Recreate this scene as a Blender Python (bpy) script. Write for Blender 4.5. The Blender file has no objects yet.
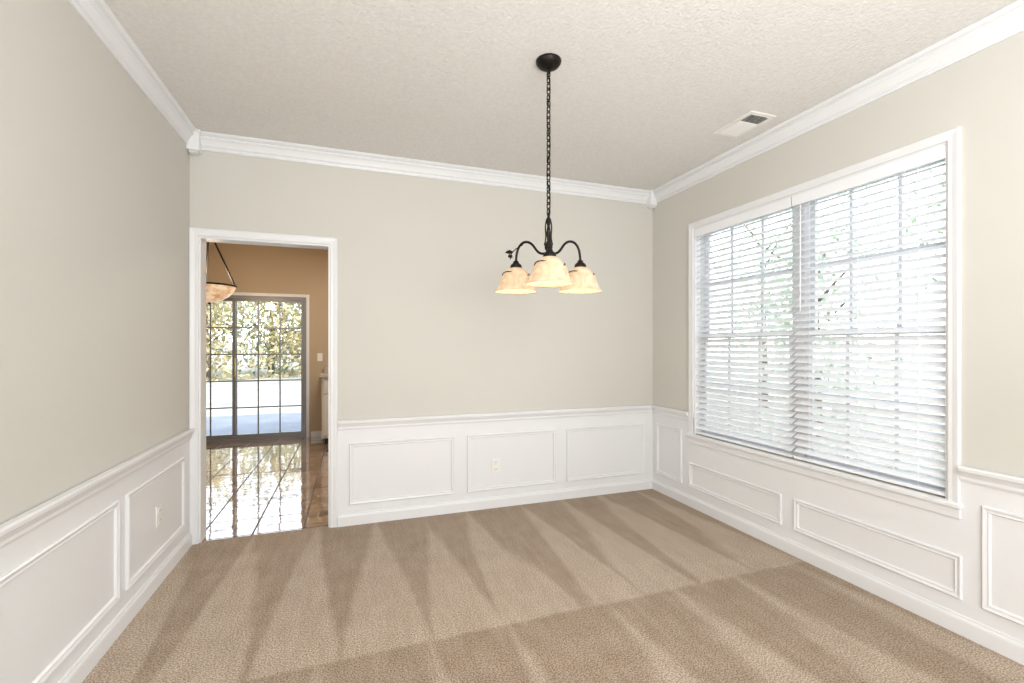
import bpy, bmesh, math, random
from mathutils import Vector, Matrix
random.seed(7)
scn=bpy.context.scene
try:
    scn.view_settings.view_transform='Standard'
    scn.view_settings.look='None'
except Exception as e: print(e)
XL,XR,YB,YF,C=-1.02,2.64,3.58,-1.6,2.74

# ---------------------------------------------------------------- materials
def mat(name,col,rough=0.5,metal=0.0,emis=None,estr=0.0,bump=None,var=None,spec=0.5,coat=0):
    m=bpy.data.materials.new(name);m.use_nodes=True
    nt=m.node_tree;b=nt.nodes['Principled BSDF']
    b.inputs['Base Color'].default_value=(*col,1);b.inputs['Roughness'].default_value=rough
    b.inputs['Metallic'].default_value=metal;b.inputs['Specular IOR Level'].default_value=spec
    b.inputs['Coat Weight'].default_value=coat
    if emis: b.inputs['Emission Color'].default_value=(*emis,1);b.inputs['Emission Strength'].default_value=estr
    tc=nt.nodes.new('ShaderNodeTexCoord')
    if var:
        sc,amt=var
        n=nt.nodes.new('ShaderNodeTexNoise');n.inputs['Scale'].default_value=sc;n.inputs['Detail'].default_value=4
        nt.links.new(tc.outputs['Object'],n.inputs['Vector'])
        r=nt.nodes.new('ShaderNodeValToRGB')
        r.color_ramp.elements[0].position=.3;r.color_ramp.elements[1].position=.7
        r.color_ramp.elements[0].color=(*[c*(1-amt) for c in col],1);r.color_ramp.elements[1].color=(*[min(1,c*(1+amt)) for c in col],1)
        nt.links.new(n.outputs['Fac'],r.inputs[0]);nt.links.new(r.outputs[0],b.inputs['Base Color'])
    if bump:
        sc,st=bump
        n=nt.nodes.new('ShaderNodeTexNoise');n.inputs['Scale'].default_value=sc;n.inputs['Detail'].default_value=3
        nt.links.new(tc.outputs['Object'],n.inputs['Vector'])
        bp=nt.nodes.new('ShaderNodeBump');bp.inputs['Strength'].default_value=st;bp.inputs['Distance'].default_value=.005
        nt.links.new(n.outputs['Fac'],bp.inputs['Height']);nt.links.new(bp.outputs[0],b.inputs['Normal'])
    return m
M={}
M['wall']=mat('greige_paint',(.635,.622,.572),.75,bump=(180,.08),var=(1.2,.015))
M['ceil']=mat('ceiling_texture',(.78,.765,.735),.95,bump=(75,.9),var=(60,.045))
M['white']=mat('white_trim_paint',(.81,.82,.83),.35,bump=(25,.03))
M['orange']=mat('tan_paint',(.52,.41,.28),.8,bump=(150,.08))
M['iron']=mat('dark_bronze_iron',(.018,.014,.012),.45,.7,bump=(90,.3))
M['slat']=mat('blind_slat',(.90,.91,.93),.4,bump=(12,.02))
M['vinyl']=mat('window_vinyl',(.72,.75,.79),.3,bump=(20,.02))
M['alum']=mat('slider_aluminium',(.26,.26,.26),.35,.2,bump=(40,.05))
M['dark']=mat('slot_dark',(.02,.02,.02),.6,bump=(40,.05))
M['plate']=mat('outlet_plastic',(.85,.84,.81),.3,bump=(40,.01))
M['cab']=mat('cabinet_paint',(.72,.68,.6),.4,var=(3,.03))
M['counter']=mat('counter_stone',(.45,.38,.3),.2,var=(40,.3))
M['patio']=mat('patio_concrete',(.16,.17,.19),.9,var=(3,.12),bump=(60,.3))
M['grass']=mat('dry_lawn',(.30,.285,.23),.95,var=(1.2,.35),bump=(60,.6))
M['bark']=mat('bark',(.16,.12,.09),.9,var=(8,.3),bump=(40,.8))
M['fence']=mat('fence_wood',(.62,.60,.56),.85,var=(5,.15))
M['leafp']=mat('leaf_pale',(.46,.53,.39),.6,var=(1.3,.25))
M['leafg']=mat('leaf_green',(.24,.28,.13),.6,var=(1.3,.5))
M['leafy']=mat('leaf_autumn',(.44,.36,.18),.6,var=(1.1,.5))
M['grout']=mat('brass',(.6,.45,.2),.3,.9,bump=(40,.02))
# alabaster
def alabaster(name,strength,col=(1,.72,.42)):
    m=mat(name,(.93,.85,.72),.3)
    nt=m.node_tree;b=nt.nodes['Principled BSDF'];tc=nt.nodes['Texture Coordinate']
    n=nt.nodes.new('ShaderNodeTexNoise');n.inputs['Scale'].default_value=14;n.inputs['Detail'].default_value=4;n.inputs['Distortion'].default_value=1.5
    r=nt.nodes.new('ShaderNodeValToRGB');r.color_ramp.elements[0].color=(.62,.29,.11,1);r.color_ramp.elements[1].color=(1,.76,.50,1)
    r.color_ramp.elements[0].position=.35;r.color_ramp.elements[1].position=.62
    nt.links.new(tc.outputs['Object'],n.inputs['Vector']);nt.links.new(n.outputs['Fac'],r.inputs[0])
    nt.links.new(r.outputs[0],b.inputs['Emission Color']);b.inputs['Emission Strength'].default_value=strength
    b.inputs['Base Color'].default_value=(.50,.38,.26,1)
    return m
M['shade']=alabaster('alabaster_glass',.5)
M['bowl']=alabaster('alabaster_bowl',.7)
M['bulb']=mat('lamp_bulb',(1,.95,.85),.3,emis=(1,.82,.55),estr=7,bump=(5,.01))
def glassmat():
    m=bpy.data.materials.new('window_glass');m.use_nodes=True;nt=m.node_tree;nt.nodes.clear()
    t=nt.nodes.new('ShaderNodeBsdfTransparent');g=nt.nodes.new('ShaderNodeBsdfGlossy');g.inputs['Roughness'].default_value=.02
    lw=nt.nodes.new('ShaderNodeFresnel');lw.inputs[0].default_value=1.3
    mx=nt.nodes.new('ShaderNodeMixShader');o=nt.nodes.new('ShaderNodeOutputMaterial')
    nt.links.new(lw.outputs[0],mx.inputs[0]);nt.links.new(t.outputs[0],mx.inputs[1]);nt.links.new(g.outputs[0],mx.inputs[2]);nt.links.new(mx.outputs[0],o.inputs[0])
    return m
M['glass']=glassmat()
class NT:
    def __init__(s,nt): s.nt=nt
    def m(s,op,*a,clamp=False):
        n=s.nt.nodes.new('ShaderNodeMath');n.operation=op;n.use_clamp=clamp
        for i,x in enumerate(a):
            if isinstance(x,(int,float)): n.inputs[i].default_value=x
            else: s.nt.links.new(x,n.inputs[i])
        return n.outputs[0]
def carpet():
    m=bpy.data.materials.new('beige_carpet');m.use_nodes=True;nt=m.node_tree;b=nt.nodes['Principled BSDF']
    b.inputs['Roughness'].default_value=1;b.inputs['Specular IOR Level'].default_value=.1
    b.inputs['Sheen Weight'].default_value=.1
    N=NT(nt);tc=nt.nodes.new('ShaderNodeTexCoord');sx=nt.nodes.new('ShaderNodeSeparateXYZ')
    nt.links.new(tc.outputs['Object'],sx.inputs[0]);x,y=sx.outputs[0],sx.outputs[1]
    def noise(sc,d=3,vec=None):
        n=nt.nodes.new('ShaderNodeTexNoise');n.inputs['Scale'].default_value=sc;n.inputs['Detail'].default_value=d
        nt.links.new(vec or tc.outputs['Object'],n.inputs['Vector']);return n.outputs['Fac']
    # x-only noise so wedges keep straight edges but vary in width / length
    cx=nt.nodes.new('ShaderNodeCombineXYZ');nt.links.new(x,cx.inputs[0])
    nx=noise(1.9,2,cx.outputs[0])
    w=N.m('MULTIPLY',N.m('SUBTRACT',nx,.5),.45)
    w2=N.m('MULTIPLY',N.m('SUBTRACT',noise(11,3),.5),.035)
    xx=N.m('ADD',N.m('ADD',x,w),w2)
    def tri(period,off,X=xx):
        p=N.m('FRACT',N.m('ADD',N.m('DIVIDE',X,period),off))
        return N.m('MULTIPLY',N.m('ABSOLUTE',N.m('SUBTRACT',p,.5)),2)
    def smooth(v,e=.07):
        return N.m('ADD',N.m('DIVIDE',v,2*e),.5,clamp=True)
    nx2=N.m('MULTIPLY',N.m('SUBTRACT',noise(3.1,1,cx.outputs[0]),.5),.9)
    qa=N.m('ADD',N.m('DIVIDE',N.m('SUBTRACT',y,2.05),1.5),nx2)
    A=smooth(N.m('SUBTRACT',N.m('SUBTRACT',1.0,qa),tri(.38,.12)),.10)
    # nap streaks running along the vacuum strokes
    st=nt.nodes.new('ShaderNodeCombineXYZ');nt.links.new(N.m('MULTIPLY',x,1.0),st.inputs[0]);nt.links.new(N.m('MULTIPLY',y,.12),st.inputs[1])
    streak=N.m('MULTIPLY',N.m('SUBTRACT',noise(26,3,st.outputs[0]),.5),.75)
    A=N.m('ADD',N.m('ADD',N.m('MULTIPLY',A,.60),.24),streak)
    qb=N.m('DIVIDE',N.m('SUBTRACT',y,.35),1.7)
    B=smooth(N.m('SUBTRACT',qb,tri(.44,.3)),.13)
    B=N.m('ADD',N.m('SUBTRACT',.76,N.m('MULTIPLY',B,.60)),streak)
    yy=N.m('ADD',y,w2)
    sel=smooth(N.m('SUBTRACT',yy,2.05),.012)
    f=N.m('ADD',N.m('MULTIPLY',A,sel),N.m('MULTIPLY',B,N.m('SUBTRACT',1,sel)))
    f=N.m('ADD',f,N.m('MULTIPLY',N.m('SUBTRACT',noise(7,5),.5),.75),clamp=True)
    c=nt.nodes.new('ShaderNodeMix');c.data_type='RGBA';c.inputs[6].default_value=(.45,.345,.25,1);c.inputs[7].default_value=(.68,.565,.45,1)
    nt.links.new(f,c.inputs[0])
    sp=nt.nodes.new('ShaderNodeValToRGB');sp.color_ramp.elements[0].position=.40;sp.color_ramp.elements[1].position=.60
    sp.color_ramp.elements[0].color=(.44,.40,.36,1);sp.color_ramp.elements[1].color=(1.0,1.0,1.0,1)
    nt.links.new(noise(150,8),sp.inputs[0])
    mm=nt.nodes.new('ShaderNodeMix');mm.data_type='RGBA';mm.blend_type='MULTIPLY';mm.inputs[0].default_value=1
    nt.links.new(c.outputs[2],mm.inputs[6]);nt.links.new(sp.outputs[0],mm.inputs[7]);nt.links.new(mm.outputs[2],b.inputs['Base Color'])
    bp=nt.nodes.new('ShaderNodeBump');bp.inputs['Strength'].default_value=.8;bp.inputs['Distance'].default_value=.01
    nt.links.new(noise(110,4),bp.inputs['Height']);nt.links.new(bp.outputs[0],b.inputs['Normal'])
    return m
M['carpet']=carpet()
def tile():
    m=bpy.data.materials.new('polished_tile');m.use_nodes=True;nt=m.node_tree;b=nt.nodes['Principled BSDF']
    b.inputs['Roughness'].default_value=.06;b.inputs['Specular IOR Level'].default_value=.9;b.inputs['Coat Weight'].default_value=1;b.inputs['Coat Roughness'].default_value=.03;b.inputs['Coat IOR'].default_value=1.65
    tc=nt.nodes.new('ShaderNodeTexCoord');br=nt.nodes.new('ShaderNodeTexBrick');br.offset=0;br.inputs['Scale'].default_value=1
    br.inputs['Brick Width'].default_value=.33;br.inputs['Row Height'].default_value=.33;br.inputs['Mortar Size'].default_value=.006
    br.inputs['Color1'].default_value=(.40,.28,.19,1);br.inputs['Color2'].default_value=(.33,.225,.15,1);br.inputs['Mortar'].default_value=(.10,.07,.05,1)
    nt.links.new(tc.outputs['Object'],br.inputs['Vector'])
    n=nt.nodes.new('ShaderNodeTexNoise');n.inputs['Scale'].default_value=5;n.inputs['Detail'].default_value=8;n.inputs['Distortion'].default_value=1.4
    nt.links.new(tc.outputs['Object'],n.inputs['Vector'])
    r=nt.nodes.new('ShaderNodeValToRGB');r.color_ramp.elements[0].position=.35;r.color_ramp.elements[0].color=(.6,.55,.5,1);r.color_ramp.elements[1].position=.65;r.color_ramp.elements[1].color=(1.25,1.2,1.15,1)
    nt.links.new(n.outputs['Fac'],r.inputs[0])
    mm=nt.nodes.new('ShaderNodeMix');mm.data_type='RGBA';mm.blend_type='MULTIPLY';mm.inputs[0].default_value=1
    nt.links.new(br.outputs['Color'],mm.inputs[6]);nt.links.new(r.outputs[0],mm.inputs[7]);nt.links.new(mm.outputs[2],b.inputs['Base Color'])
    bp=nt.nodes.new('ShaderNodeBump');bp.inputs['Strength'].default_value=.6;bp.inputs['Distance'].default_value=.004;bp.invert=True
    nt.links.new(br.outputs['Fac'],bp.inputs['Height'])
    inv=nt.nodes.new('ShaderNodeMath');inv.operation='SUBTRACT';inv.inputs[0].default_value=1;nt.links.new(br.outputs['Fac'],inv.inputs[1]);nt.links.new(inv.outputs[0],b.inputs['Coat Weight'])
    rr=nt.nodes.new('ShaderNodeMath');rr.operation='MULTIPLY_ADD';rr.inputs[1].default_value=.7;rr.inputs[2].default_value=.06;nt.links.new(br.outputs['Fac'],rr.inputs[0]);nt.links.new(rr.outputs[0],b.inputs['Roughness'])
    n2=nt.nodes.new('ShaderNodeTexNoise');n2.inputs['Scale'].default_value=6
    nt.links.new(tc.outputs['Object'],n2.inputs['Vector'])
    b2=nt.nodes.new('ShaderNodeBump');b2.inputs['Strength'].default_value=.06;b2.inputs['Distance'].default_value=.02
    nt.links.new(n2.outputs['Fac'],b2.inputs['Height']);nt.links.new(bp.outputs[0],b2.inputs['Normal']);nt.links.new(b2.outputs[0],b.inputs['Normal'])
    nt.links.new(b2.outputs[0],b.inputs['Coat Normal'])
    return m
M['tile']=tile()

# ---------------------------------------------------------------- mesh helpers
def link(o,parent=None):
    scn.collection.objects.link(o)
    if parent: o.parent=parent
    return o
def obj(name,verts,faces,m,parent=None,smooth=False):
    me=bpy.data.meshes.new(name);me.from_pydata(verts,[],faces);me.materials.append(m)
    bm=bmesh.new();bm.from_mesh(me);bmesh.ops.recalc_face_normals(bm,faces=bm.faces);bm.to_mesh(me);bm.free()
    if smooth:
        for p in me.polygons:p.use_smooth=True
    return link(bpy.data.objects.new(name,me),parent)
BF=[(0,1,3,2),(4,6,7,5),(0,4,5,1),(2,3,7,6),(0,2,6,4),(1,5,7,3)]
def boxes(name,bl,m,parent=None,bevel=0):
    V=[];Fc=[]
    for (x0,x1,y0,y1,z0,z1) in bl:
        k=len(V)
        for x in(x0,x1):
            for y in(y0,y1):
                for z in(z0,z1):V.append((x,y,z))
        Fc+=[tuple(k+i for i in f) for f in BF]
    o=obj(name,V,Fc,m,parent)
    if bevel:
        b=o.modifiers.new('b','BEVEL');b.width=bevel;b.segments=2;b.limit_method='ANGLE'
    return o
def empty(name,loc=(0,0,0)):
    e=bpy.data.objects.new(name,None);e.location=loc;return link(e)
def sweep(name,paths,prof,fn,m,parent=None):
    V=[];Fc=[]
    for pts,closed in paths:
        n=len(pts);k0=len(V);P=len(prof)
        for i,p in enumerate(pts):
            p=Vector(p);dirs=[]
            if closed or i>0: dirs.append((p-Vector(pts[i-1])).normalized())
            if closed or i<n-1: dirs.append((Vector(pts[(i+1)%n])-p).normalized())
            ns=[Vector((-d.y,d.x)) for d in dirs]
            if len(ns)==2:
                s=(ns[0]+ns[1]); mi=s/ (1+ns[0].dot(ns[1]))
            else: mi=ns[0]
            for d,h in prof:
                q=p+mi*d;V.append(fn(q.x,q.y,h))
        for i in range(n if closed else n-1):
            j=(i+1)%n
            for t in range(P):
                u=(t+1)%P
                Fc.append((k0+i*P+t,k0+i*P+u,k0+j*P+u,k0+j*P+t))
        if not closed:
            Fc.append(tuple(k0+t for t in range(P)));Fc.append(tuple(k0+(n-1)*P+t for t in range(P)))
    return obj(name,V,Fc,m,parent)
def revolve(name,prof,m,parent=None,loc=(0,0,0),seg=40,thick=0,flute=0):
    V=[];Fc=[];P=len(prof)
    for i in range(seg):
        a=2*math.pi*i/seg
        for r,z in prof:
            V.append((r*math.cos(a),r*math.sin(a),z))
    for i in range(seg):
        j=(i+1)%seg
        for t in range(P-1):
            Fc.append((i*P+t,i*P+t+1,j*P+t+1,j*P+t))
    o=obj(name,V,Fc,m,parent,True);o.location=loc
    bm=bmesh.new();bm.from_mesh(o.data);bmesh.ops.remove_doubles(bm,verts=bm.verts,dist=1e-5);bmesh.ops.recalc_face_normals(bm,faces=bm.faces);bm.to_mesh(o.data);bm.free()
    if thick:
        s=o.modifiers.new('s','SOLIDIFY');s.thickness=thick;s.offset=0
    return o
def tube(name,paths,r,m,parent=None,cyc=False,taper=None):
    cu=bpy.data.curves.new(name,'CURVE');cu.dimensions='3D';cu.bevel_depth=r;cu.bevel_resolution=3;cu.resolution_u=6;cu.use_fill_caps=True
    for pts in paths:
        s=cu.splines.new('NURBS' if len(pts)>2 else 'POLY');s.points.add(len(pts)-1)
        for i,p in enumerate(pts):
            s.points[i].co=(*p,1)
            if taper: s.points[i].radius=taper(i/(len(pts)-1))
        if len(pts)>2: s.order_u=min(4,len(pts));s.use_endpoint_u=not cyc
        s.use_cyclic_u=cyc
    cu.materials.append(m)
    o=bpy.data.objects.new(name,cu);link(o)
    dg=bpy.context.evaluated_depsgraph_get();me=bpy.data.meshes.new_from_object(o.evaluated_get(dg));bpy.data.objects.remove(o)
    me.materials.clear();me.materials.append(m)
    for p in me.polygons:p.use_smooth=True
    return link(bpy.data.objects.new(name,me),parent)

# ---------------------------------------------------------------- room shell
boxes('floor',[(XL-.12,XR+.14,YF-.12,YB+.03,-.12,0)],M['carpet'])
boxes('ceiling',[(-3.4,XR+.14,YF-.12,7.34,C,C+.12)],M['ceil'])
DX0,DX1,DZ=-.968,-.150,2.056
WY0,WY1,WZ0,WZ1=1.345,3.035,.60,2.28
boxes('wall_back',[(DX1,XR+.14,YB,YB+.12,0,C),(XL-.12,DX0,YB,YB+.12,0,C),(DX0,DX1,YB,YB+.12,DZ,C)],M['wall'])
boxes('wall_left',[(XL-.12,XL,YF-.12,YB,0,C)],M['wall'])
boxes('wall_right',[(XR,XR+.14,YF-.12,WY0,0,C),(XR,XR+.14,WY1,YB,0,C),(XR,XR+.14,WY0,WY1,0,WZ0),(XR,XR+.14,WY0,WY1,WZ1,C)],M['wall'])
boxes('wall_front',[(XL,XR,YF-.12,YF,0,C)],M['wall'])
t=.006
CR=.74
boxes('trim_1',[(DX1+.05,XR,YB-t,YB,0,CR),(XL,XL+t,YF,YB-.0,0,CR),(XR-t,XR,YF,WY0,0,CR),(XR-t,XR,WY1,YB-t,0,CR),(XR-t,XR,WY0,WY1,0,WZ0-.02)],M['white'])
fb=lambda a,b,n:(a,YB-t-n,b)
fl=lambda a,b,n:(XL+t+n,a,b)
fr=lambda a,b,n:(XR-t-n,a,b)
PP=[(0,0),(0,.008),(.005,.013),(.012,.010),(.018,.008),(.024,.010),(.028,.004),(.030,0)]
def rect(a0,b0,a1,b1): return ([(a0,b0),(a1,b0),(a1,b1),(a0,b1)],True)
sweep('trim_2',[rect(-.02,.15,.77,.605),rect(.87,.15,1.65,.605),rect(1.75,.15,2.55,.605)],PP,fb,M['white'])
sweep('trim_3',[rect(2.65,.16,3.44,.615),rect(1.78,.16,2.57,.615),rect(.91,.16,1.70,.615),rect(.04,.16,.83,.615)],PP,fl,M['white'])
sweep('trim_4',[rect(3.17,.16,3.51,.615),rect(2.22,.16,3.08,.36),rect(1.29,.16,2.13,.36),rect(.40,.16,1.22,.615)],PP,fr,M['white'])
fz=lambda a,b,n:(a,b,n)
RAIL=[(0,.704),(.008,.704),(.012,.714),(.012,.726),(.016,.734),(.022,.746),(.028,.752),(.030,.766),(.026,.774),(0,.774)]
i=t
CW=.052
sweep('trim_5',[([(XR-i,WY1+.05),(XR-i,YB-i),(DX1+CW,YB-i)],False),([(XR-i,YF),(XR-i,WY0-.05)],False),([(XL+i,YB-.024),(XL+i,YF)],False)],RAIL,fz,M['white'])
BASE=[(0,0),(.014,0),(.014,.065),(.012,.074),(.008,.080),(.007,.088),(0,.09)]
sweep('baseboard_back',[([(XR-i,YB-i),(DX1+CW,YB-i)],False)],BASE,fz,M['white'])
sweep('baseboard_right',[([(XR-i,YF),(XR-i,YB-i)],False)],BASE,fz,M['white'])
sweep('baseboard_left',[([(XL+i,YB-.024),(XL+i,YF)],False)],BASE,fz,M['white'])
CRN=[(0,2.632),(.012,2.632),(.016,2.642),(.010,2.648),(.010,2.654),(.022,2.660),(.030,2.674),(.044,2.692),(.060,2.702),(.060,2.708),(.052,2.712),(.052,2.717),(.072,2.722),(.084,2.731),(.084,2.739),(0,2.739)]
CRN=[(d*.72,z) for d,z in CRN]
sweep('trim_6',[([(XR,YF),(XR,YB),(XL,YB),(XL,YF)],True)],CRN,fz,M['white'])
q=.072
boxes('trim_7',[(XL,XL+q,YB-q,YB,2.605,2.739),(XR-q,XR,YB-q,YB,2.605,2.739),(XL,XL+q+.01,YB-q-.01,YB,2.715,2.7395),(XR-q-.01,XR,YB-q-.01,YB,2.715,2.7395),(XL+.01,XL+q-.01,YB-q+.01,YB-.01,2.59,2.605),(XR-q+.01,XR-.01,YB-q+.01,YB-.01,2.59,2.605)],M['white'],bevel=.005)
CAS=[(0,0),(0,.012),(.006,.015),(.02,.014),(.034,.017),(.044,.019),(.050,.016),(.052,.010),(.052,0)]
fbw=lambda a,b,n:(a,YB-n,b)
sweep('trim_8',[([(DX0,0),(DX0,DZ),(DX1,DZ),(DX1,0)],False)],CAS,fbw,M['white'])
boxes('trim_9',[(DX0,DX0+.012,YB-.001,YB+.121,0,DZ),(DX1-.012,DX1,YB-.001,YB+.121,0,DZ),(DX0+.012,DX1-.012,YB-.001,YB+.121,DZ-.012,DZ)],M['white'])
fbo=lambda a,b,n:(a,YB+.12+n,b)
sweep('trim_10',[([(DX0,0),(DX0,DZ),(DX1,DZ),(DX1,0)],False)],CAS,fbo,M['white'])

# ---------------------------------------------------------------- window_1
win=empty('window_1')
frw=lambda a,b,n:(XR-n,a,b)
WC=[(0,0),(0,.012),(.005,.015),(.02,.014),(.034,.017),(.043,.018),(.047,.012),(.047,0)]
sweep('casing',[([(WY0,WZ0),(WY0,WZ1),(WY1,WZ1),(WY1,WZ0)],True)],WC,frw,M['white'],win)
boxes('stool',[(XR-.032,XR+.10,WY0-.058,WY1+.058,WZ0-.026,WZ0-.002)],M['white'],win,.006)
boxes('apron',[(XR-.016,XR,WY0-.05,WY1+.05,WZ0-.075,WZ0-.026)],M['white'],win,.004)
boxes('jamb',[(XR-.002,XR+.14,WY0,WY0+.012,WZ0,WZ1),(XR-.002,XR+.14,WY1-.012,WY1,WZ0,WZ1),(XR-.002,XR+.14,WY0+.012,WY1-.012,WZ1-.012,WZ1),(XR+.06,XR+.14,WY0+.012,WY1-.012,WZ0,WZ0+.02)],M['white'],win)
YM=2.155
boxes('mullion',[(XR+.06,XR+.14,YM-.04,YM+.04,WZ0+.02,WZ1-.012)],M['vinyl'],win)
sash=[];gl=[];mun=[]
for (a,b) in ((WY0+.012,YM-.04),(YM+.04,WY1-.012)):
    for (z0,z1,x) in ((WZ0+.02,1.42,XR+.072),(1.385,WZ1-.012,XR+.10)):
        s=.038
        sash+=[(x,x+.025,a,a+s,z0,z1),(x,x+.025,b-s,b,z0,z1),(x,x+.025,a+s,b-s,z0,z0+s),(x,x+.025,a+s,b-s,z1-s,z1)]
        for k in (1,2):
            yy=a+(b-a)*k/3;mun.append((x+.006,x+.018,yy-.009,yy+.009,z0+s,z1-s))
        zz=(z0+z1)/2;mun.append((x+.0065,x+.0175,a+s,b-s,zz-.009,zz+.009))
        gl.append((x+.011,x+.013,a+s,b-s,z0+s,z1-s))
boxes('sashes',sash,M['vinyl'],win)
boxes('muntins',mun,M['vinyl'],win)
boxes('panes',gl,M['glass'],win)
def blind(name,y0,y1):
    e=empty(name)
    xc=XR+.030;w=.0255
    boxes('headrail',[(xc-.028,xc+.028,y0,y1,WZ1-.060,WZ1-.014)],M['slat'],e,.002)
    boxes('valance',[(xc-.036,xc-.030,y0-.002,y1+.002,WZ1-.075,WZ1-.013)],M['slat'],e,.002)
    V=[];Fc=[];z=WZ1-.092
    tilt=math.radians(30)
    while z>WZ0+.04:
        k=len(V);pr=[]
        jit=random.uniform(-.025,.025)
        for s in range(5):
            u=-1+s*.5
            pr.append((xc+u*w*math.cos(tilt+jit),z+u*w*math.sin(tilt+jit)+.0022*(1-u*u)))
        pr2=[(a,b-.003) for a,b in reversed(pr)]
        full=pr+pr2
        for yy in (y0+.003,y1-.003):
            for a,b in full:V.append((a,yy,b))
        P=len(full)
        for q in range(P):Fc.append((k+q,k+(q+1)%P,k+P+(q+1)%P,k+P+q))
        Fc.append(tuple(k+q for q in range(P)));Fc.append(tuple(k+P+q for q in range(P)))
        z-=.0435
    obj('slats',V,Fc,M['slat'],e)
    boxes('bottom_rail',[(xc-.026,xc+.026,y0+.003,y1-.003,WZ0+.008,WZ0+.024)],M['slat'],e,.003)
    cords=[]
    for fr_ in (.14,.5,.86):
        yy=y0+(y1-y0)*fr_
        for xx in (xc-.027,xc+.027):
            cords.append([(xx,yy,WZ1-.06),(xx,yy,WZ0+.02)])
    tube('ladder_cords',cords,.0011,M['slat'],e)
    tube('tilt_wand',[[(xc-.040,y1-.06,WZ1-.08),(xc-.041,y1-.06,WZ1-.75)]],.003,M['slat'],e)
blind('window_blind',WY0+.014,YM-.006)
blind('window_blind',YM+.006,WY1-.014)

# ---------------------------------------------------------------- outlets
def outlet(fn,a,z):
    e=empty('wall_outlet')
    def bx(nm,a0,a1,z0,z1,n0,n1,m,bev=0):
        p=fn(a0,z0,n0);q=fn(a1,z1,n1)
        return boxes(nm,[(min(p[0],q[0]),max(p[0],q[0]),min(p[1],q[1]),max(p[1],q[1]),z0,z1)],m,e,bev)
    bx('cover_plate',a-.036,a+.036,z-.058,z+.058,0,.006,M['plate'],.002)
    for k,dz in enumerate((-.027,.027)):
        bx('receptacle_%d'%k,a-.016,a+.016,z+dz-.017,z+dz+.017,.006,.009,M['plate'],.002)
        bx('slot_a_%d'%k,a-.008,a-.006,z+dz-.003,z+dz+.008,.009,.0095,M['dark'])
        bx('slot_b_%d'%k,a+.006,a+.008,z+dz-.003,z+dz+.008,.009,.0095,M['dark'])
outlet(fb,1.11,.34);outlet(fl,3.04,.38)

# ---------------------------------------------------------------- ceiling vent
v=empty('ceiling_vent')
vx0,vx1,vy0,vy1=2.27,2.47,2.12,2.43
boxes('frame',[(vx0,vx1,vy0,vy0+.028,C-.008,C),(vx0,vx1,vy1-.028,vy1,C-.008,C),(vx0,vx0+.03,vy0+.028,vy1-.028,C-.008,C),(vx1-.03,vx1,vy0+.028,vy1-.028,C-.008,C)],M['plate'],v,.002)
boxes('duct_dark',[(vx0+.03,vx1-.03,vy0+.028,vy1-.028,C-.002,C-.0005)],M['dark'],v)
y=vy0+.032
V=[];Fc=[]
while y<vy1-.035:
    k=len(V);s=-.011 if y<(vy0+vy1)/2-.04 else .010
    for x in(vx0+.028,vx1-.028):
        V+=[(x,y,C-.003),(x,y+.002,C-.003),(x,y+s+.002,C-.012),(x,y+s,C-.012)]
    Fc+=[(k,k+1,k+2,k+3),(k+4,k+5,k+6,k+7)]+[(k+q,k+(q+1)%4,k+4+(q+1)%4,k+4+q) for q in range(4)]
    y+=.012
obj('louvers',V,Fc,M['plate'],v)

# ---------------------------------------------------------------- chandelier
CX,CY=.925,2.09
ch=empty('chandelier',(CX,CY,0))
revolve('canopy',[(0,2.700),(.012,2.700),(.030,2.703),(.052,2.716),(.062,2.730),(.064,2.7395),(0,2.7395)],M['iron'],ch)
revolve('canopy_loop_stem',[(0,2.680),(.008,2.680),(.010,2.690),(.008,2.702),(0,2.702)],M['iron'],ch)
links=[];z=2.672;k=0
while z>1.975:
    pts=[]
    for q in range(10):
        a=2*math.pi*q/10
        px=.0105*math.cos(a);pz=.0205*math.sin(a)
        ang=math.radians(20 if k%2 else 110)
        pts.append((px*math.cos(ang),px*math.sin(ang),z+pz))
    links.append(pts);z-=.0285;k+=1
tube('chain',links,.0030,M['iron'],ch,cyc=True)
tube('cord',[[(.009*math.sin(j*.9),.009*math.cos(j*.9),2.69-j*.04) for j in range(19)]],.0028,M['iron'],ch)
revolve('hub',[(0,1.985),(.005,1.985),(.009,1.975),(.006,1.965),(.010,1.955),(.014,1.945),(.010,1.93),(.007,1.918),(.010,1.900),(.012,1.880),(.009,1.86),(.008,1.845),(.014,1.835),(.020,1.822),(.020,1.808),(.014,1.795),(.012,1.785),(.020,1.772),(.022,1.760),(.012,1.748),(.006,1.735),(.008,1.728),(.0,1.720)],M['iron'],ch,seg=24)
yaw=math.radians(19.3)
base=math.atan2(-math.cos(yaw),-math.sin(yaw))-math.radians(3)
sh_prof=[(.020,.138),(.030,.137),(.042,.131),(.056,.119),(.070,.102),(.082,.082),(.090,.060),(.095,.040),(.102,.022),(.112,.007),(.120,0)]
sh_prof=[(r*.92,z*.90) for r,z in sh_prof]
arms=[];tend=[];rods=[]
AR=.192
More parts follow.
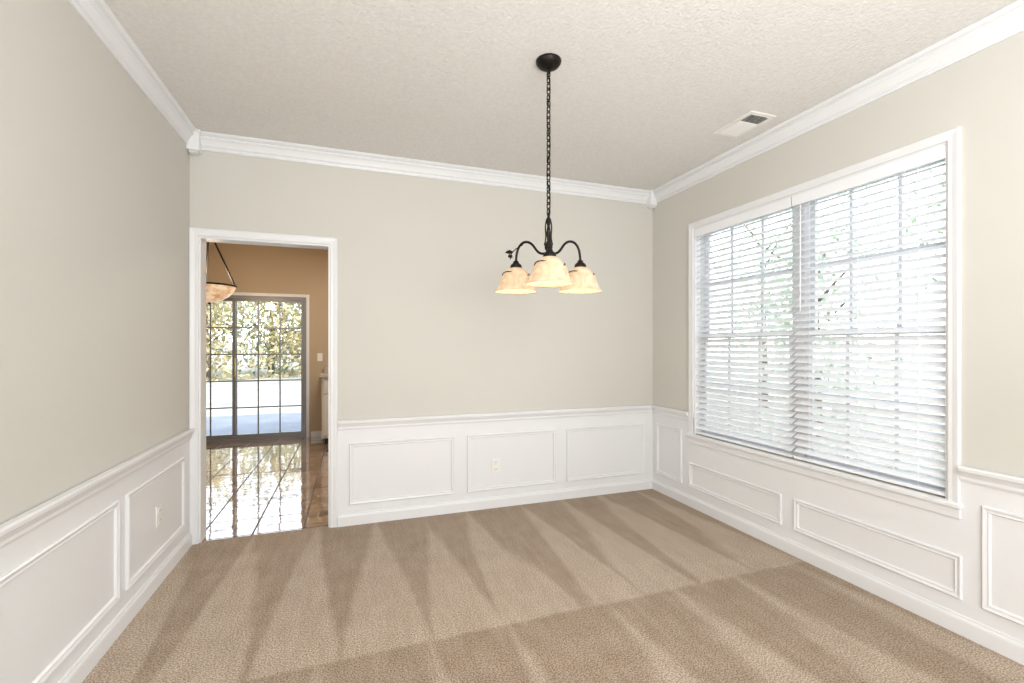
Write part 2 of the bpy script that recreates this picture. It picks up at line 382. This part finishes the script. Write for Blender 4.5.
for k in range(3):
    a=base+k*2*math.pi/3;c,s=math.cos(a),math.sin(a)
    P=lambda r,z,w=0:(r*c-w*s,r*s+w*c,z)
    arms.append([P(.010,1.785),P(.030,1.78),P(.065,1.79),P(.090,1.84),P(.135,1.862),P(.180,1.84),P(AR,1.79),P(AR,1.755)])
    rods.append([P(.010,1.955),P(.018,1.93),P(.020,1.90),P(.012,1.86),P(.024,1.825)])
    if k==2: tend.append([P(.150,1.842),P(.185,1.832),P(.215,1.815),P(.235,1.795,-.01),P(.240,1.78,-.02)])
    vine=[]
    for q in range(15):
        an=q*math.pi*2/14+.5;rr=.068+.010*math.sin(q*1.3);zz=1.689+.014*math.sin(q*1.1)
        vine.append((AR*c+rr*math.cos(an),AR*s+rr*math.sin(an),zz))
    tend.append(vine)
    revolve('socket_%d'%k,[(0,1.765),(.012,1.763),(.016,1.752),(.024,1.746),(.030,1.738),(.030,1.722),(.024,1.720),(0,1.720)],M['iron'],ch,(AR*c,AR*s,0),24)
    revolve('glass_shade_%d'%k,sh_prof,M['shade'],ch,(AR*c,AR*s,1.602),40,.003)
    revolve('bulb_%d'%k,[(0,.10),(.012,.10),(.014,.085),(.024,.065),(.028,.045),(.022,.025),(.010,.016),(0,.014)],M['bulb'],ch,(AR*c,AR*s,1.612),20)
    for (lr,lz,lw,sg) in (((.225,1.80,-.015,1),(.212,1.815,.0,-1)) if k==2 else ()):
        L=Vector(P(lr,lz,lw));d=Vector((c*.9+s*.4*sg,s*.9-c*.4*sg,-.1)).normalized();up=Vector((0,0,1));side_=d.cross(up).normalized()
        ln=.042;wd=.014
        up2=(up+side_*.8).normalized();side_=d.cross(up2).normalized()
        vs=[L,L+d*ln*.35+side_*wd,L+d*ln*.7+side_*wd*.7,L+d*ln,L+d*ln*.7-side_*wd*.7,L+d*ln*.35-side_*wd,L+d*ln*.5+up2*.006]
        o=obj('leaf',[tuple(q) for q in vs],[(0,1,6),(1,2,6),(2,3,6),(3,4,6),(4,5,6),(5,0,6)],M['iron'],ch)
        sm=o.modifiers.new('s','SOLIDIFY');sm.thickness=.002
    li=bpy.data.lights.new('shade_light','POINT');li.energy=1.3;li.color=(1,.75,.48);li.shadow_soft_size=.03
    lo_=bpy.data.objects.new('shade_light_%d'%k,li);lo_.location=(AR*c,AR*s,1.59);link(lo_,ch)
tube('arms',arms,.0065,M['iron'],ch)
tube('hub_rods',rods,.0035,M['iron'],ch)
tube('tendrils',tend,.0026,M['iron'],ch)

# ---------------------------------------------------------------- breakfast room beyond
KX0,KX1,KY0,KY1=-3.3,1.6,YB+.12,7.2
boxes('floor_tile',[(KX0,KX1,YB+.03,KY1+.14,-.12,-.002)],M['tile'])
SX0,SX1,SZ=-2.46,-.62,2.02
boxes('wall_far_west',[(KX0,SX0,KY1,KY1+.14,0,C)],M['orange'])
boxes('wall_far_east',[(SX1,KX1,KY1,KY1+.14,0,C)],M['orange'])
boxes('wall_far_header',[(SX0,SX1,KY1,KY1+.14,SZ,C)],M['orange'])
boxes('wall_far_left',[(KX0-.12,KX0,KY0,KY1+.14,0,C)],M['orange'])
boxes('wall_far_right',[(KX1,KX1+.12,KY0,KY1+.14,0,C)],M['orange'])
boxes('wall_near_kitchen',[(KX0,DX0-CW,KY0,KY0+.004,0,C),(DX1+CW,KX1,KY0,KY0+.004,0,C),(DX0-CW,DX1+CW,KY0,KY0+.004,DZ+CW,C)],M['orange'])
boxes('wall_far_stub',[(KX0-.12,XL-.12,KY0-.1,KY0,0,C)],M['orange'])
boxes('baseboard_far',[(SX1+.06,-.4,KY1-.014,KY1,0,.085)],M['white'])
sd=empty('door_1')
ff=lambda a,b,n:(a,KY1-n,b)
sweep('casing',[([(SX0,0),(SX0,SZ),(SX1,SZ),(SX1,0)],False)],[(0,0),(0,.014),(.035,.016),(.04,.012),(.04,0)],ff,M['white'],sd)
fr_=[];gg=[];mu=[]
fr_+=[(SX0,SX0+.03,KY1,KY1+.12,0,SZ),(SX1-.03,SX1,KY1,KY1+.12,0,SZ),(SX0+.03,SX1-.03,KY1,KY1+.12,SZ-.035,SZ),(SX0+.03,SX1-.03,KY1,KY1+.12,-.002,.03)]
xm=-1.535
for (a,b,y) in ((SX0+.03,xm+.025,KY1+.07),(xm-.025,SX1-.03,KY1+.03)):
    z0,z1=.03,SZ-.035;s=.042
    fr_+=[(a,a+s,y,y+.03,z0,z1),(b-s,b,y,y+.03,z0,z1),(a+s,b-s,y,y+.03,z0,z0+.06),(a+s,b-s,y,y+.03,z1-s,z1)]
    gg.append((a+s,b-s,y+.014,y+.016,z0+.06,z1-s))
    for k in (1,2):
        xx=a+s+(b-a-2*s)*k/3;mu.append((xx-.009,xx+.009,y+.008,y+.022,z0+.06,z1-s))
    for k in range(1,5):
        zz=z0+.06+(z1-z0-.10)*k/5;mu.append((a+s,b-s,y+.0085,y+.0215,zz-.009,zz+.009))
boxes('panel_frames',fr_,M['alum'],sd);boxes('muntins',mu,M['alum'],sd);boxes('panes',gg,M['glass'],sd)
boxes('handle',[(xm+.0,xm+.015,KY1+.0,KY1+.03,.9,1.15)],M['grout'],sd,.004)
sw=empty('light_switch')
boxes('cover_plate',[(-.475,-.405,KY1-.006,KY1,1.10,1.215)],M['plate'],sw,.002)
boxes('toggle',[(-.446,-.434,KY1-.016,KY1-.006,1.145,1.17)],M['plate'],sw,.002)
cb=empty('base_cabinet')
KB=KY1-.03
boxes('carcass',[(-.38,1.55,6.56,KB,.09,.90)],M['cab'],cb,.003)
boxes('toe_kick',[(-.34,1.53,6.62,KB,-.002,.09)],M['dark'],cb)
boxes('countertop',[(-.41,1.56,6.52,KB,.90,.94)],M['counter'],cb,.006)
boxes('backsplash',[(-.38,1.56,KB-.02,KB,.94,1.04)],M['counter'],cb)
drs=[]
for k in range(4):
    a=-.36+k*.475;drs+=[(a,a+.45,6.542,6.56,.13,.66),(a,a+.45,6.542,6.56,.69,.87)]
boxes('doors',drs,M['cab'],cb,.006)
PX,PY=-1.37,5.4
pn=empty('pendant_lamp',(PX,PY,0))
revolve('canopy',[(0,2.70),(.03,2.705),(.06,2.725),(.065,2.7395),(0,2.7395)],M['iron'],pn)
revolve('stem',[(0,2.50),(.006,2.50),(.006,2.71),(0,2.71)],M['iron'],pn,seg=12)
revolve('hub',[(0,2.44),(.014,2.45),(.02,2.47),(.014,2.50),(0,2.505)],M['iron'],pn,seg=20)
revolve('bowl',[(0,1.765),(.05,1.77),(.11,1.79),(.17,1.83),(.21,1.875),(.235,1.925),(.24,1.935)],M['bowl'],pn,thick=.004)
revolve('rim_ring',[(.236,1.925),(.246,1.925),(.246,1.942),(.236,1.942),(.236,1.925)],M['iron'],pn)
st=[]
for k in range(3):
    a=math.radians(-8+120*k);st.append([(.012*math.cos(a),.012*math.sin(a),2.47),(.06*math.cos(a),.06*math.sin(a),2.36),(.17*math.cos(a),.17*math.sin(a),2.10),(.24*math.cos(a),.24*math.sin(a),1.935)])
tube('straps',st,.009,M['iron'],pn)
revolve('finial',[(0,1.74),(.008,1.745),(.01,1.755),(.006,1.765),(0,1.768)],M['iron'],pn,seg=16)
li=bpy.data.lights.new('pendant_light','POINT');li.energy=25;li.color=(1,.78,.54);li.shadow_soft_size=.08
lo_=bpy.data.objects.new('pendant_bulb',li);lo_.location=(0,0,2.02);link(lo_,pn)

# ---------------------------------------------------------------- outside
boxes('ground',[(-40,40,-25,60,-.35,-.20)],M['grass'])
boxes('patio',[(-4.5,1.5,KY1+.14,10.4,-.2,-.06)],M['patio'])
def tree(name,loc,h,rad,m,leaves=2600,trunk=.09,low=.3,ls=.09):
    e=empty(name,loc)
    tube('trunk',[[(0,0,0),(.03*h*.2,.02,h*.3),(-.02,.05,h*.6),(.03,0,h*.92)]],trunk,M['bark'],e,taper=lambda t:1.2-t)
    br=[]
    for k in range(9):
        a=random.uniform(0,6.28);z=h*random.uniform(low,.8);r=rad*random.uniform(.5,.9)
        br.append([(0,0,z),(r*.4*math.cos(a),r*.4*math.sin(a),z+.12*h),(r*math.cos(a),r*math.sin(a),z+.2*h)])
    tube('branches',br,trunk*.3,M['bark'],e,taper=lambda t:1.1-t)
    V=[];Fc=[]
    cl=[]
    for k in range(26):
        a=random.uniform(0,6.28);z=random.uniform(low,1);rr=rad*math.sqrt(max(.05,1-((z-(low+1)/2)/((1-low)/2+.08))**2))*random.uniform(.2,.95)
        cl.append((rr*math.cos(a),rr*math.sin(a),z*h))
    for k in range(leaves):
        cx,cy,cz=random.choice(cl);s=rad*.30
        p=Vector((random.gauss(cx,s),random.gauss(cy,s),max(.05,random.gauss(cz,s))))
        d=Vector((random.gauss(0,1),random.gauss(0,1),random.gauss(0,1))).normalized();u=d.orthogonal().normalized();
        l=ls*random.uniform(.6,1.4);q=len(V)
        V+=[tuple(p-d*l),tuple(p+u*l*.45),tuple(p+d*l),tuple(p-u*l*.45)];Fc.append((q,q+1,q+2,q+3))
    obj('foliage',V,Fc,m,e)
tree('tree',(7.4,5.6,-.2),5.0,1.4,M['leafp'],2400)
tree('tree',(9.6,8.6,-.2),5.5,1.6,M['leafp'],2400)
tree('tree',(9.0,3.6,-.2),4.6,1.1,M['leafp'],1300)
tree('tree',(9.6,.9,-.2),4.8,1.3,M['leafp'],1300)
tree('shrub',(5.6,4.3,-.2),1.5,.7,M['leafp'],700,.03,.1,.07)
tree('shrub',(5.8,2.4,-.2),1.8,.6,M['leafp'],600,.03,.1,.07)
tree('shrub',(5.8,.7,-.2),1.4,.7,M['leafp'],700,.03,.1,.07)
for (x,y,h,r,mm) in ((-6.5,25,6,2.6,'leafy'),(-2.2,26,5.6,2.6,'leafy'),(-11.5,26,6.5,2.9,'leafg'),(2.4,25,6,2.6,'leafg'),(-4.4,29.5,7,2.8,'leafg'),(-9,30,7.5,3,'leafy'),(.2,30.5,7,2.8,'leafy')):
    tree('tree',(x,y,-.2),h,r,M[mm],3000,.16,.06,.14)
pk=[]
x=-18
while x<12:
    pk.append((x,x+.13,37,37.02,-.2,1.6));x+=.14
fe=boxes('privacy_fence',pk,M['fence'])

# ---------------------------------------------------------------- light
w=bpy.data.worlds.new('w');scn.world=w;w.use_nodes=True;nt=w.node_tree;bg=nt.nodes['Background']
tc=nt.nodes.new('ShaderNodeTexCoord');sx=nt.nodes.new('ShaderNodeSeparateXYZ');rp=nt.nodes.new('ShaderNodeValToRGB')
nt.links.new(tc.outputs['Generated'],sx.inputs[0]);nt.links.new(sx.outputs[2],rp.inputs[0])
rp.color_ramp.elements[0].color=(.94,.97,1,1);rp.color_ramp.elements[1].color=(.68,.82,1,1);rp.color_ramp.elements[1].position=.5
nt.links.new(rp.outputs[0],bg.inputs[0]);bg.inputs[1].default_value=4.6
def light(name,typ,loc,rot,e,col=(1,1,1),size=None,sizey=None,**k):
    l=bpy.data.lights.new(name,typ);l.energy=e;l.color=col
    if typ=='AREA': l.shape='RECTANGLE';l.size=size;l.size_y=sizey
    for a,b in k.items():setattr(l,a,b)
    o=bpy.data.objects.new(name,l);o.location=loc;o.rotation_euler=[math.radians(r) for r in rot];link(o);return o
light('sun','SUN',(0,0,10),(40,0,-40),3.0,(1,.95,.88),angle=math.radians(1))
light('room_fill','AREA',(.4,-1.35,1.6),(92,0,-10),98,(.98,.985,1),2.2,1.6)  # added fill from behind the camera, not a lamp of the room
light('ceiling_fill','AREA',(.8,-.5,1.45),(166,0,0),42,(.98,.985,1),1.6,1.2)  # added upward fill to brighten the ceiling, no real source there
light('kitchen_area_light','AREA',(.3,5.6,2.68),(0,0,0),34,(1,.93,.83),.8,.8)  # warm area light pointing down in the far room, no fixture modelled

# ---------------------------------------------------------------- camera
cam=bpy.data.cameras.new('camera');cam.sensor_width=36;cam.lens=36*457/1024;cam.shift_y=4.5/1024;cam.clip_start=.02
co=bpy.data.objects.new('camera',cam);co.location=(0,0,1.32);co.rotation_euler=(math.radians(90),0,math.radians(-19.3));link(co)
scn.camera=co
